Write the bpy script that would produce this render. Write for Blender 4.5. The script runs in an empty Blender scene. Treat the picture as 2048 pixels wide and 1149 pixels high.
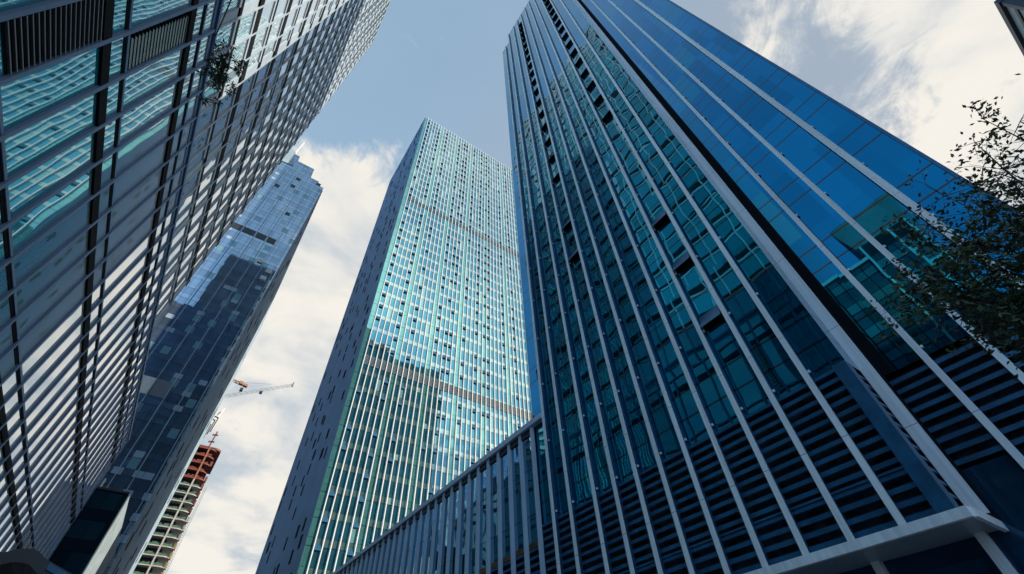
import bpy, math, random
from mathutils import Vector, Matrix
random.seed(7)
S = bpy.context.scene
COL = S.collection
L = 11.3                       # distance of the left block's face from the camera
EYE = 1.6                      # camera height; world z = 0 is the street
# ------------------------------------------------------------------ camera
cam_d = bpy.data.cameras.new('camera')
cam = bpy.data.objects.new('camera', cam_d); COL.objects.link(cam)
cam_d.sensor_width = 36.0
cam_d.lens = 36.0 * 866.57 / 2048.0
cam_d.clip_start = 0.05; cam_d.clip_end = 6000
r_ = Vector((0.82177742, -0.56851295, -0.03840441))
d_ = Vector((0.3988252, 0.62201448, -0.67382227))
f_ = Vector((0.40696478, 0.53841528, 0.73789474))
cam.matrix_world = Matrix(((r_.x, -d_.x, -f_.x, 0), (r_.y, -d_.y, -f_.y, 0), (r_.z, -d_.z, -f_.z, EYE), (0, 0, 0, 1)))
S.camera = cam
S.view_settings.view_transform = 'Standard'; S.view_settings.look = 'None'
S.view_settings.exposure = 0.45; S.view_settings.gamma = 1.0
# ------------------------------------------------------------------ sun and sky
SUN_EL = math.radians(19.3)
sh = Vector((0.7440, -0.6682)); sh.normalize()
sun_dir = Vector((sh.x * math.cos(SUN_EL), sh.y * math.cos(SUN_EL), math.sin(SUN_EL)))
sun_d = bpy.data.lights.new('sun', 'SUN'); sun_d.energy = 5.0; sun_d.angle = math.radians(0.5); sun_d.color = (1.0, 0.88, 0.70)
sun = bpy.data.objects.new('sun', sun_d); COL.objects.link(sun)
sun.rotation_euler = sun_dir.to_track_quat('Z', 'Y').to_euler(); sun.location = (60, -60, 200)


class NT:
    """small helper around a node tree"""
    def __init__(s, nt):
        s.nt = nt; s.n = nt.nodes; s.l = nt.links

    def new(s, t, **kw):
        n = s.n.new(t)
        for k, v in kw.items(): setattr(n, k, v)
        return n

    def put(s, sock, v):
        if v is None: return
        if hasattr(v, 'is_linked') or hasattr(v, 'links'): s.l.new(v, sock)
        else: sock.default_value = v

    def m(s, op, a, b=None, c=None, clamp=False):
        n = s.new('ShaderNodeMath', operation=op, use_clamp=clamp)
        s.put(n.inputs[0], a); s.put(n.inputs[1], b); s.put(n.inputs[2], c)
        return n.outputs[0]

    def v(s, op, a, b=None, sc=None):
        n = s.new('ShaderNodeVectorMath', operation=op)
        s.put(n.inputs[0], a); s.put(n.inputs[1], b)
        if sc is not None: s.put(n.inputs[3], sc)
        return n.outputs['Value'] if op in ('DOT_PRODUCT', 'LENGTH') else n.outputs[0]

    def mix(s, f, a, b):
        n = s.new('ShaderNodeMix', data_type='RGBA')
        s.put(n.inputs[0], f); s.put(n.inputs[6], a); s.put(n.inputs[7], b)
        return n.outputs[2]

    def sep(s, v):
        n = s.new('ShaderNodeSeparateXYZ'); s.l.new(v, n.inputs[0]); return n.outputs

    def comb(s, x, y, z):
        n = s.new('ShaderNodeCombineXYZ')
        for i, q in enumerate((x, y, z)): s.put(n.inputs[i], q)
        return n.outputs[0]

    def noise(s, vec, scale, detail=2.0, rough=0.5, dist=0.0):
        n = s.new('ShaderNodeTexNoise')
        s.l.new(vec, n.inputs['Vector']); n.inputs['Scale'].default_value = scale
        n.inputs['Detail'].default_value = detail; n.inputs['Roughness'].default_value = rough
        n.inputs['Distortion'].default_value = dist
        return n.outputs

    def smooth(s, x, lo, hi):
        n = s.new('ShaderNodeMapRange', interpolation_type='SMOOTHSTEP')
        s.put(n.inputs[0], x); s.put(n.inputs[1], lo); s.put(n.inputs[2], hi)
        return n.outputs[0]


def rgb(r, g, b): return (r, g, b, 1.0)


W = bpy.data.worlds.new('World'); S.world = W; W.use_nodes = True
w = NT(W.node_tree); w.n.clear()
wo = w.new('ShaderNodeOutputWorld'); bg = w.new('ShaderNodeBackground'); w.l.new(bg.outputs[0], wo.inputs[0])
bg.inputs[1].default_value = 0.10
sky = w.new('ShaderNodeTexSky', sky_type='NISHITA'); sky.sun_disc = False
sky.sun_elevation = SUN_EL; sky.sun_rotation = math.atan2(sh.x, sh.y)
sky.altitude = 0; sky.air_density = 1.0; sky.dust_density = 0.6; sky.ozone_density = 1.5
tc = w.new('ShaderNodeTexCoord'); D = tc.outputs['Generated']
x, y, z = w.sep(D)
zz = w.m('ADD', w.m('MAXIMUM', z, 0.02), 0.12)
P = w.comb(w.m('DIVIDE', x, zz), w.m('DIVIDE', y, zz), 0.0)
n1 = w.m('ADD', w.m('MULTIPLY', w.noise(P, 2.6, 11.0, 0.64, 0.45)[0], 0.54), w.m('MULTIPLY', w.noise(w.v('ADD', P, (5.3, 2.2, 0.7)), 6.0, 10.0, 0.66, 0.8)[0], 0.46))
n2 = w.noise(w.v('ADD', P, (3.1, 7.7, 1.3)), 1.0, 8.0, 0.55, 0.2)[0]


px_ = w.m('DIVIDE', x, zz); py_ = w.m('DIVIDE', y, zz)


def blob(cx, cy, r, amp):
    dx_ = w.m('SUBTRACT', px_, cx); dy_ = w.m('SUBTRACT', py_, cy)
    q = w.m('ADD', w.m('MULTIPLY', dx_, dx_), w.m('MULTIPLY', dy_, dy_))
    return w.m('MULTIPLY', w.m('EXPONENT', w.m('MULTIPLY', q, -1.0 / (r * r))), amp)


west = w.smooth(px_, -0.10, -0.36)
bias = w.m('MULTIPLY', w.smooth(py_, 0.36, 0.70), 0.26)                       # bank up the street
for a in (w.m('MULTIPLY', w.smooth(px_, 0.72, 1.25), 0.15),                   # bank over the right roofs
          blob(0.60, -0.75, 0.48, 0.48),                                      # bank behind the viewer, seen in the far tower's glass
          w.m('MULTIPLY', west, -0.45),                                       # clear side
          blob(0.30, 0.12, 0.30, -0.10), blob(0.62, -0.22, 0.22, -0.02)):
    bias = w.m('ADD', bias, a)
cm = w.smooth(w.m('ADD', n1, bias), 0.545, 0.675)
veil = w.m('MULTIPLY', w.m('MULTIPLY_ADD', west, -0.25, 1.0), w.m('MULTIPLY_ADD', w.smooth(n2, 0.3, 0.7), 0.14, 0.83))
shade = w.smooth(w.m('ADD', w.noise(P, 3.0, 7.0, 0.55, 0.3)[0], w.m('MULTIPLY', cm, 0.06)), 0.38, 0.66)
ccol = w.mix(shade, rgb(3.7, 4.25, 4.8), rgb(6.8, 6.5, 5.95))
hcol = w.mix(w.smooth(px_, 0.0, 0.55), rgb(2.45, 3.6, 4.9), rgb(3.0, 3.55, 4.2))
hcol = w.mix(west, hcol, rgb(2.8, 5.4, 9.0))                                    # unseen west sky, made brighter to light the blue tower's fins
ccol = w.v('SCALE', ccol, None, w.m('MULTIPLY_ADD', w.smooth(py_, -0.45, -0.85), 0.6, 1.0))   # unseen clouds behind the viewer, brightened to whiten the far tower's glass
w.l.new(w.mix(cm, w.mix(veil, sky.outputs[0], hcol), ccol), bg.inputs[0])


# ------------------------------------------------------------------ materials
def mat(name, color, rough=0.5, metal=0.0, var=0.0, vscale=2.0, bump=0.0, bscale=20.0, streak=1.0, joint=0.0, spec=None):
    m = bpy.data.materials.new(name); m.use_nodes = True
    t = NT(m.node_tree); b = t.n['Principled BSDF']
    b.inputs['Roughness'].default_value = rough; b.inputs['Metallic'].default_value = metal
    if spec is not None: b.inputs['Specular IOR Level'].default_value = spec
    co = t.new('ShaderNodeTexCoord').outputs['Object']
    if var > 0:
        f = t.noise(t.v('MULTIPLY', co, (1, 1, streak)), vscale, 5.0, 0.6)[0]
        lo = tuple(c * (1 - var) for c in color); hi = tuple(min(1, c * (1 + var)) for c in color)
        cc = t.mix(t.smooth(f, 0.3, 0.7), rgb(*lo), rgb(*hi))
        if joint:
            zj = t.m('FRACT', t.m('DIVIDE', t.sep(co)[2], joint))
            cc = t.mix(t.m('LESS_THAN', zj, 0.02 / joint), cc, rgb(0.3, 0.3, 0.31))
        t.l.new(cc, b.inputs['Base Color'])
    else:
        b.inputs['Base Color'].default_value = rgb(*color)
    if bump > 0:
        bn = t.new('ShaderNodeBump'); bn.inputs['Strength'].default_value = bump; bn.inputs['Distance'].default_value = 0.05
        t.l.new(t.noise(co, bscale, 3.0)[0], bn.inputs['Height']); t.l.new(bn.outputs[0], b.inputs['Normal'])
    return m


def glass(name, axis, pu, u0, pv, v0, vis=None, col=(0.03, 0.1, 0.15), col2=None, rnd=None, rnd_p=0.5, rnd_w=0.3, metal=0.8,
          tilt=0.006, wave=0.01, wscale=0.3, stretch=1.0, joints=(), jw=0.06, jcol=(0.004, 0.007, 0.012), rough=0.015, udiv=None, graze=(0.80, 1.0), rnd_m=None, coat=0.0):
    """coated curtain wall glass: pane grid (pu wide from u0, pv high from v0, metres from the building's base), a vision part and a
    spandrel part per storey, panes that each sit at a slightly different angle, and dark joints at the given heights of a storey"""
    m = bpy.data.materials.new(name); m.use_nodes = True
    t = NT(m.node_tree); b = t.n['Principled BSDF']
    co = t.new('ShaderNodeTexCoord').outputs['Object']
    X, Y, Z = t.sep(co)
    U = X if axis == 'x' else Y
    fu = t.m('DIVIDE', t.m('SUBTRACT', U, u0), pu); fv = t.m('DIVIDE', t.m('SUBTRACT', Z, v0), pv)
    iu = t.m('FLOOR', fu); iv = t.m('FLOOR', fv); ru = t.m('SUBTRACT', fu, iu); rv = t.m('SUBTRACT', fv, iv)
    base = rgb(*col)
    k = 0.0
    if vis:
        k = t.m('MULTIPLY', t.m('GREATER_THAN', rv, vis[0]), t.m('LESS_THAN', rv, vis[1]))   # 1 on the vision part
    wn = t.new('ShaderNodeTexWhiteNoise', noise_dimensions='3D'); t.l.new(t.comb(iu, iv, k), wn.inputs['Vector'])
    rv3 = wn.outputs['Color']
    hue = t.m('MULTIPLY_ADD', wn.outputs['Value'], 2 * rnd_w, 1 - rnd_w)
    c = t.v('SCALE', base[:3], None, hue)
    if rnd:
        rsel = t.m('LESS_THAN', t.sep(rv3)[1], rnd_p)
        c = t.mix(rsel, c, rgb(*rnd))
    if vis and col2:
        c = t.mix(k, rgb(*col2), c)
    lw = t.new('ShaderNodeLayerWeight'); lw.inputs[0].default_value = 0.5       # reflections lose their tint towards grazing angles
    c = t.mix(t.smooth(lw.outputs['Facing'], graze[0], graze[1]), c, rgb(0.96, 0.96, 0.95))
    mt = metal
    if rnd and rnd_m is not None: mt = t.m('MULTIPLY_ADD', rsel, rnd_m - metal, metal)
    j = None
    for q in joints:
        e = t.m('LESS_THAN', t.m('ABSOLUTE', t.m('SUBTRACT', rv, q)), jw / pv)
        j = e if j is None else t.m('MAXIMUM', j, e)
    if udiv:
        e = t.m('LESS_THAN', ru, udiv / pu); j = e if j is None else t.m('MAXIMUM', j, e)
    if j is not None:
        c = t.mix(j, c, rgb(*jcol)); mt = t.m('MULTIPLY', t.m('SUBTRACT', 1.0, j), mt)
    t.put(b.inputs['Base Color'], c); t.put(b.inputs['Metallic'], mt)
    b.inputs['Roughness'].default_value = rough
    b.inputs['IOR'].default_value = 1.55
    # panes are not perfectly flat and not perfectly aligned
    nrm = t.new('ShaderNodeNewGeometry').outputs['Normal']
    sc = t.v('MULTIPLY', co, (1.0, 1.0, stretch)) if axis == 'x' else t.v('MULTIPLY', co, (1.0, 1.0, stretch))
    sc = t.v('ADD', sc, t.v('SCALE', rv3, None, 3.0))
    wv = t.noise(sc, wscale, 1.5, 0.45)[1]
    off = t.v('ADD', t.v('SCALE', t.v('SUBTRACT', wv, (0.5, 0.5, 0.5)), None, wave),
              t.v('SCALE', t.v('SUBTRACT', rv3, (0.5, 0.5, 0.5)), None, tilt))
    nv = t.v('NORMALIZE', t.v('ADD', nrm, off))
    t.l.new(nv, b.inputs['Normal'])
    if coat:                                                     # the clear outer face of the pane
        b.inputs['Coat Weight'].default_value = 1.0; b.inputs['Coat IOR'].default_value = coat; b.inputs['Coat Roughness'].default_value = rough
        t.l.new(nv, b.inputs['Coat Normal'])
    return m


M = {}
M['fin_grey'] = mat('pale_aluminium', (0.90, 0.89, 0.89), 0.45, 0.0, 0.12, 5.0, streak=0.03, joint=4.04)
M['web'] = mat('fin_web_blue', (0.03, 0.10, 0.18), 0.35, 0.4)
M['frame'] = mat('silver_frame', (0.33, 0.40, 0.49), 0.55, 0.0, 0.08, 0.5, spec=0.15)
M['podium_frame'] = mat('shaded_podium_frame', (0.11, 0.19, 0.33), 0.55, 0.0, 0.08, 0.5, spec=0.15)  # darker, bluer copy of the frame; the podium's shade is put into its colour
M['wing_fin'] = mat('blue_grey_fin', (0.54, 0.61, 0.73), 0.45, 0.0, 0.10, 5.0, streak=0.05)
M['white_fin'] = mat('white_fin', (0.72, 0.74, 0.75), 0.35, 0.0, 0.05, 0.3)
M['black'] = mat('black_recess', (0.008, 0.010, 0.014), 0.9)
M['black'].node_tree.nodes['Principled BSDF'].inputs['Specular IOR Level'].default_value = 0.1
M['band_slat'] = mat('plant_band_slat', (0.10, 0.17, 0.24), 0.6)
M['dark'] = mat('dark_metal', (0.03, 0.036, 0.045), 0.45, 0.2)
M['blue_metal'] = mat('blue_louver_metal', (0.025, 0.115, 0.225), 0.34, 0.35, 0.25, 1.2)
M['slat'] = mat('slat_grey', (0.16, 0.21, 0.25), 0.5, 0.0, 0.1, 1.0)
M['board'] = mat('green_grey_board', (0.20, 0.29, 0.31), 0.5, 0.0, 0.1, 1.0)
M['void'] = mat('dark_void', (0.05, 0.07, 0.09), 0.8, 0, 0.9, 1.3)
M['slat_dark'] = mat('slat_dark', (0.10, 0.12, 0.14), 0.5, 0.0, 0.1, 1.0)
M['soffit'] = mat('soffit_panel', (0.38, 0.43, 0.47), 0.4, 0.1, 0.08, 0.7)
M['roof'] = mat('roof_grey', (0.22, 0.22, 0.23), 0.9, 0, 0.15, 0.3)
M['clad'] = mat('blue_grey_cladding', (0.26, 0.35, 0.47), 0.5, 0.0, 0.08, 0.2)
M['clad_pale'] = mat('pale_cladding', (0.27, 0.36, 0.44), 0.7, 0.0, 0.1, 0.2)
M['annex_stone'] = mat('annex_stone', (0.25, 0.31, 0.35), 0.7, 0, 0.15, 0.5)
M['stone'] = mat('pale_stone', (0.55, 0.54, 0.50), 0.6, 0, 0.1, 0.5)
M['concrete'] = mat('concrete', (0.33, 0.34, 0.34), 0.85, 0, 0.15, 0.5)
M['red'] = mat('red_oxide', (0.13, 0.036, 0.028), 0.7, 0, 0.25, 0.6)
M['dark_red'] = mat('dark_red_net', (0.14, 0.03, 0.02), 0.9, 0, 0.4, 2.0)
M['rust'] = mat('rust_column', (0.26, 0.11, 0.07), 0.7, 0, 0.2, 1.0)
M['orange'] = mat('orange_steel', (0.33, 0.17, 0.09), 0.6, 0, 0.1, 0.8)
M['white_steel'] = mat('white_steel', (0.72, 0.72, 0.70), 0.5)
M['net'] = mat('green_safety_net', (0.05, 0.11, 0.085), 0.9, 0, 0.5, 2.5)
M['yellow'] = mat('yellow_hoist', (0.30, 0.22, 0.10), 0.6)
M['asphalt'] = mat('asphalt', (0.055, 0.055, 0.058), 0.9, 0, 0.2, 0.8, 0.3, 30)
M['bark'] = mat('bark', (0.05, 0.04, 0.032), 0.9, 0, 0.3, 8, 0.5, 30)
M['leaf'] = mat('leaf_green', (0.040, 0.070, 0.022), 0.5, 0, 0.5, 3.0)
M['leaf2'] = mat('leaf_dark', (0.03, 0.06, 0.022), 0.5, 0, 0.4, 3.0)
M['g_blue'] = glass('blue_tower_glass', 'y', 1.40, 0.10, 4.04, EYE - 0.27, col=(0.008, 0.175, 0.285), rnd=(0.016, 0.21, 0.30), rnd_p=0.10, metal=0.92, tilt=0.010, wave=0.020, wscale=0.55,
                    joints=(0.493, 0.777), jw=0.045, rnd_w=0.14)
M['g_blue2'] = glass('blue_tower_flat_glass', 'y', 1.40, 0.10, 4.04, EYE - 0.27, col=(0.004, 0.150, 0.275), rnd=(0.012, 0.18, 0.27), rnd_p=0.10, metal=0.97, tilt=0.003, wave=0.007, wscale=0.55,
                    joints=(0.493, 0.777), jw=0.045, rnd_w=0.14)
M['g_podium'] = glass('podium_glass', 'y', 1.30, 0.0, 2.6, 0.6, col=(0.16, 0.33, 0.43), metal=0.9, tilt=0.03, wave=0.03, wscale=0.6,
                      joints=(0.0,), jw=0.05, rnd_w=0.1)
M['g_left'] = glass('left_block_glass', 'y', 0.2045 * L, 1.224 * L - 30.0 - 0.2045 * L * 8, 0.6605 * L, EYE + 0.018 * L, col=(0.03, 0.33, 0.46), coat=1.45, metal=0.48, tilt=0.008, wave=0.012, wscale=0.30, rnd_w=0.08, graze=(0.60, 0.80))
M['g_left2'] = glass('left_tower_glass', 'y', 0.2045 * L, 1.224 * L - 30.0 - 0.2045 * L * 8, 0.355 * L, EYE + 2.97 * L, col=(0.04, 0.36, 0.50), coat=1.6, metal=0.48, tilt=0.014, wave=0.018, wscale=0.8, rnd_w=0.15, graze=(0.66, 0.84))
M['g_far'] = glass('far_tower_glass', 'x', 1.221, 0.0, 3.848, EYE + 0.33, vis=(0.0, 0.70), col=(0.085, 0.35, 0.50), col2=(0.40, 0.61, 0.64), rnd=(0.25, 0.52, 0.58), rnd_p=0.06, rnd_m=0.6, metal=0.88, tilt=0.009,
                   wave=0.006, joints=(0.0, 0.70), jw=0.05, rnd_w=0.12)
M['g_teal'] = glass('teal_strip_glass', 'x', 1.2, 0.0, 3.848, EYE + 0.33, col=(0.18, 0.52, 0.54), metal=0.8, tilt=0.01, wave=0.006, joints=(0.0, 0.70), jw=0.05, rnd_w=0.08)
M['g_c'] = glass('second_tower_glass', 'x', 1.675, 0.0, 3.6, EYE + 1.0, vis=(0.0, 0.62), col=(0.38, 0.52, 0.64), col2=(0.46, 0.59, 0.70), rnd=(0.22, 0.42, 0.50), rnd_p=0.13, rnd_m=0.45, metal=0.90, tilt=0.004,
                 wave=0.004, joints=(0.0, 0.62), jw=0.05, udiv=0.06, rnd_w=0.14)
M['g_annex'] = glass('annex_glass', 'x', 1.675, 0.0, 3.6, 1.0, vis=(0.0, 0.62), col=(0.006, 0.026, 0.050), col2=(0.005, 0.014, 0.030), metal=0.0, tilt=0.01, wave=0.01, joints=(0.0, 0.62), jw=0.05, udiv=0.06, rnd_w=0.5)
M['g_annex'].node_tree.nodes['Principled BSDF'].inputs['IOR'].default_value = 1.16      # mirrored dark buildings are put into the colour, so real reflection is kept low
M['g_dark'] = glass('dark_glass', 'y', 1.4, 0.0, 3.0, 0.0, col=(0.012, 0.055, 0.11), metal=0.5, tilt=0.01, wave=0.02, rnd_w=0.3)
M['g_rear'] = glass('rear_glass', 'x', 1.4, 0.0, 4.04, 0.0, vis=(0.0, 0.7), col=(0.02, 0.12, 0.15), col2=(0.03, 0.20, 0.21), metal=0.3, tilt=0.01, wave=0.01, rnd_w=0.4)
M['g_e'] = glass('reflected_block_glass', 'y', 1.5, 0.0, 3.6, 0.0, vis=(0.0, 0.65), col=(0.06, 0.16, 0.2), col2=(0.2, 0.36, 0.38), metal=0.5, tilt=0.01, wave=0.01,
                 joints=(0.0, 0.65), jw=0.08, udiv=0.1, rnd_w=0.3)


# ------------------------------------------------------------------ mesh helpers (coordinates: camera at the origin, z up from eye level)
class MB:
    def __init__(s): s.v = []; s.f = []

    def quad(s, a, b, c, d):
        i = len(s.v); s.v += [a, b, c, d]; s.f.append((i, i + 1, i + 2, i + 3)); return s

    def hexa(s, p):      # p: 4 bottom, 4 top, counter-clockwise seen from above
        i = len(s.v); s.v += p
        s.f += [(i + 3, i + 2, i + 1, i), (i + 4, i + 5, i + 6, i + 7)]
        for k in range(4): s.f.append((i + k, i + (k + 1) % 4, i + 4 + (k + 1) % 4, i + 4 + k))
        return s

    def box(s, x0, x1, y0, y1, z0, z1):
        return s.hexa([(x0, y0, z0), (x1, y0, z0), (x1, y1, z0), (x0, y1, z0), (x0, y0, z1), (x1, y0, z1), (x1, y1, z1), (x0, y1, z1)])

    def bar(s, p, q, w, h=None):
        p = Vector(p); q = Vector(q); h = h or w
        d = (q - p).normalized(); up = Vector((0, 0, 1)) if abs(d.z) < 0.95 else Vector((1, 0, 0))
        a = d.cross(up).normalized() * (w / 2); b = a.cross(d).normalized() * (h / 2)
        i = len(s.v)
        for c in (p, q):
            for sa, sb in ((-1, -1), (1, -1), (1, 1), (-1, 1)): s.v.append(tuple(c + a * sa + b * sb))
        s.f += [(i, i + 1, i + 2, i + 3), (i + 7, i + 6, i + 5, i + 4)]
        for k in range(4): s.f.append((i + k, i + 4 + k, i + 4 + (k + 1) % 4, i + (k + 1) % 4))
        return s

    def prism(s, pts, z0, z1):      # pts counter-clockwise
        n = len(pts); i = len(s.v)
        s.v += [(x, y, z0) for x, y in pts] + [(x, y, z1) for x, y in pts]
        s.f.append(tuple(i + k for k in reversed(range(n)))); s.f.append(tuple(i + n + k for k in range(n)))
        for k in range(n): s.f.append((i + k, i + (k + 1) % n, i + n + (k + 1) % n, i + n + k))
        return s

    def tube(s, pts, radii, n=7):
        i0 = len(s.v); prev = None
        for k, p in enumerate(pts):
            p = Vector(p); a = Vector(pts[max(0, k - 1)]); b = Vector(pts[min(len(pts) - 1, k + 1)])
            d = (b - a).normalized(); up = Vector((1, 0, 0)) if abs(d.x) < 0.8 else Vector((0, 1, 0))
            e = d.cross(up).normalized(); g = d.cross(e).normalized()
            for j in range(n):
                an = 2 * math.pi * j / n
                s.v.append(tuple(p + (e * math.cos(an) + g * math.sin(an)) * radii[k]))
            if k:
                for j in range(n):
                    q = i0 + (k - 1) * n
                    s.f.append((q + j, q + (j + 1) % n, q + n + (j + 1) % n, q + n + j))
        return s


def thing(name, label, cat, loc, group=None):
    o = bpy.data.objects.new(name, None); COL.objects.link(o)
    o.empty_display_size = 1.0
    o.location = (loc[0], loc[1], loc[2] + EYE); o['label'] = label; o['category'] = cat
    if group: o['group'] = group
    return o


def part(name, mb, m, parent, label=None, kind=None, top=None, smooth=False):
    """link an MB as one mesh object; under a thing its vertices are stored from the thing's base"""
    t = parent
    while t is not None and t.parent is not None: t = t.parent
    bx, by, bz = (t.location.x, t.location.y, t.location.z) if t else (0, 0, 0)
    me = bpy.data.meshes.new(name)
    me.from_pydata([(a - bx, b - by, c + EYE - bz) for a, b, c in mb.v], [], mb.f)
    me.update(); me.materials.append(m)
    if smooth:
        for p in me.polygons: p.use_smooth = True
    o = bpy.data.objects.new(name, me); COL.objects.link(o)
    if parent: o.parent = parent
    if label: o['label'] = label
    if kind: o['kind'] = kind
    return o


def copy_part(src, parent, off):
    c = src.copy(); COL.objects.link(c); c.parent = parent
    c.location = (src.location.x + off[0], src.location.y + off[1], src.location.z + off[2])
    return c


def array(name, mb, m, parent, offs, limit=100, label=None):
    """one part per offset up to limit, the rest of them as one 'stuff' part"""
    first = part(name, mb, m, parent, label)
    out = [first]
    o0 = offs[0]
    for o in offs[1:limit]:
        out.append(copy_part(first, parent, (o[0] - o0[0], o[1] - o0[1], o[2] - o0[2])))
    if len(offs) > limit:
        r = MB()
        for o in offs[limit:]:
            i = len(r.v); d = (o[0] - o0[0], o[1] - o0[1], o[2] - o0[2])
            r.v += [(a + d[0], b + d[1], c + d[2]) for a, b, c in mb.v]; r.f += [tuple(i + q for q in f) for f in mb.f]
        part(name, r, m, parent, kind='stuff')
    return out


XLFACE = L - 0.05
G = -EYE                                                   # street level
gr = MB().quad((-1500, -1500, G), (1500, -1500, G), (1500, 1500, G), (-1500, 1500, G))
g = part('ground', gr, M['asphalt'], None); g['kind'] = 'structure'
M['paving'] = mat('granite_paving', (0.20, 0.205, 0.215), 0.8, 0, 0.2, 0.7, 0.2, 12)
for nm_, (a, b, c, d) in (('plaza', (2.5, 60, -60, 19.9)), ('pavement', (-XLFACE, -5.5, -60, 80)), ('pavement', (9.5, 15.9, 20.0, 80))):
    pv = part(nm_, MB().box(a, b, c, d, G + 0.002, G + 0.14), M['paving'], None); pv['kind'] = 'structure'

# ------------------------------------------------------------------ the blue glass tower on the right
XA, XG, XR = 16.0, 16.28, 18.3                            # fin faces, glass of the front block, glass of the set-back part
A = thing('blue_glass_tower', 'tall blue mirror-glass tower with pale vertical fins, filling the right side', 'tower', (XA, 3.0, G))
FY = [4.30 + 1.40 * k for k in range(9)] + [17.33, 18.72]   # fin positions along the street
ZL, ZT, ZT2, ZC = 8.66, 108.6, 103.0, 3.85
YB, YE, YS = 3.04, 20.1, 16.7
edges = [YB] + FY + [YE]
for a, b in zip(edges[:-1], edges[1:]):
    zt = ZT if b <= 17.4 else ZT2
    part('glazing', MB().quad((XG, b, ZL), (XG, a, ZL), (XG, a, zt), (XG, b, zt)), M['g_blue'], A)
for yf in FY:
    zt = ZT if yf <= 17.4 else ZT2
    f = MB().box(XA, XA + 0.06, yf - 0.10, yf + 0.10, ZC, zt + 0.3)
    zb = 8.9
    while zb < zt:                                         # small fixing lugs beside the fin at each storey
        f.box(XA + 0.12, XA + 0.2, yf - 0.17, yf - 0.10, zb, zb + 0.09); zb += 4.04
    fo = part('fin', f, M['fin_grey'], A)
    part('fin_web', MB().box(XA + 0.061, XG - 0.003, yf - 0.07, yf + 0.07, ZC, zt + 0.2), M['web'], fo)
part('corner_post', MB().box(XA + 0.05, XG + 0.25, YB - 0.02, YB + 0.42, ZC, ZL), M['blue_metal'], A)
part('parapet', MB().box(XG, XR + 20, YB, YS + 0.63, ZT, ZT + 0.5).box(XG, XR + 20, YS + 0.64, YE, ZT2, ZT2 + 0.5), M['dark'], A)
# louvred plant storeys under the glass
part('louver_backing', MB().quad((XG + 0.5, YE, ZC), (XG + 0.5, YB + 0.3, ZC), (XG + 0.5, YB + 0.3, ZL), (XG + 0.5, YE, ZL)), M['void'], A)
lv = MB()
k = 0
zz_ = ZC + 0.15
while zz_ < ZL - 0.1:
    lv.hexa([(XG, YB + 0.42, zz_ - 0.02), (XG, YE, zz_ - 0.02), (XG + 0.22, YE, zz_ + 0.16), (XG + 0.22, YB + 0.42, zz_ + 0.16)][::-1] +
            [(XG, YB + 0.42, zz_ + 0.12), (XG, YE, zz_ + 0.12), (XG + 0.22, YE, zz_ + 0.20), (XG + 0.22, YB + 0.42, zz_ + 0.20)][::-1])
    zz_ += 0.355
part('louver_slats', lv, M['blue_metal'], A)
part('transom', MB().box(XG - 0.06, XG + 0.4, YB + 0.42, YE, ZL - 0.12, ZL - 0.005), M['blue_metal'], A)
part('transom', MB().box(XG - 0.05, XG + 0.28, YB + 0.43, YE, 5.05, 5.12).box(XG - 0.05, XG + 0.28, YB + 0.43, YE, 5.2, 5.27), M['blue_metal'], A)
# the short return between the front block and the set-back part
part('return_glazing', MB().quad((XG, YB, ZL), (XR, YB, ZL), (XR, YB, ZT), (XG, YB, ZT)), M['g_blue'], A)
rl = MB(); zz_ = ZC + 0.15
while zz_ < ZL - 0.1:
    rl.box(XG + 0.26, XR - 0.3, YB + 0.02, YB + 0.2, zz_, zz_ + 0.12); zz_ += 0.355
part('return_louvers', rl, M['blue_metal'], A)
part('return_backing', MB().quad((XG + 0.25, YB + 0.3, ZC), (XR, YB + 0.3, ZC), (XR, YB + 0.3, ZL), (XG + 0.25, YB + 0.3, ZL)), M['black'], A)
icf = part('inner_corner_fin', MB().box(XR - 1.10, XR - 1.04, YB - 0.38, YB - 0.003, ZC + 0.06, ZT + 0.3), M['fin_grey'], A)
part('fin_web', MB().box(XR - 1.039, XR - 0.03, YB - 0.32, YB - 0.003, ZC + 0.06, ZT + 0.3), M['black'], icf)
part('dark_reflection_strip', MB().box(XR - 0.028, XR - 0.004, YB - 0.66, YB - 0.003, ZL, ZT + 0.3), M['black'], A)  # the return's dark mirror image in the glass, modelled as a black strip
# set-back part on the right
YR0 = -3.2
RFY = [1.40, -0.02, -1.72]
edges = [YR0] + sorted(RFY) + [YB]
for a, b in zip(edges[:-1], edges[1:]):
    part('glazing', MB().quad((XR, b, 8.66), (XR, a, 8.66), (XR, a, ZT + 6), (XR, b, ZT + 6)), M['g_blue2'], A)
for yf in RFY:
    wd = 0.10 if yf > -1 else 0.13
    f = MB().box(XR - 0.26, XR - 0.20, yf - wd, yf + wd, G, ZT + 6.3); zb = 8.9
    while zb < ZT: f.box(XR - 0.14, XR - 0.06, yf - wd - 0.07, yf - wd, zb, zb + 0.09); zb += 4.04
    fo = part('fin', f, M['fin_grey'], A)
    part('fin_web', MB().box(XR - 0.199, XR - 0.003, yf - 0.07, yf + 0.07, G, ZT + 6.2), M['web'], fo)
part('edge_trim', MB().box(XR - 0.05, XR + 0.25, YR0 - 0.12, YR0 - 0.003, G, ZT + 6), M['blue_metal'], A)
rl = MB(); zz_ = 5.45
while zz_ < ZL - 0.1:
    rl.hexa([(XR, YR0, zz_ - 0.02), (XR, YB, zz_ - 0.02), (XR + 0.22, YB, zz_ + 0.16), (XR + 0.22, YR0, zz_ + 0.16)][::-1] +
            [(XR, YR0, zz_ + 0.12), (XR, YB, zz_ + 0.12), (XR + 0.22, YB, zz_ + 0.20), (XR + 0.22, YR0, zz_ + 0.20)][::-1]); zz_ += 0.355
part('louver_slats', rl, M['blue_metal'], A)
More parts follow.
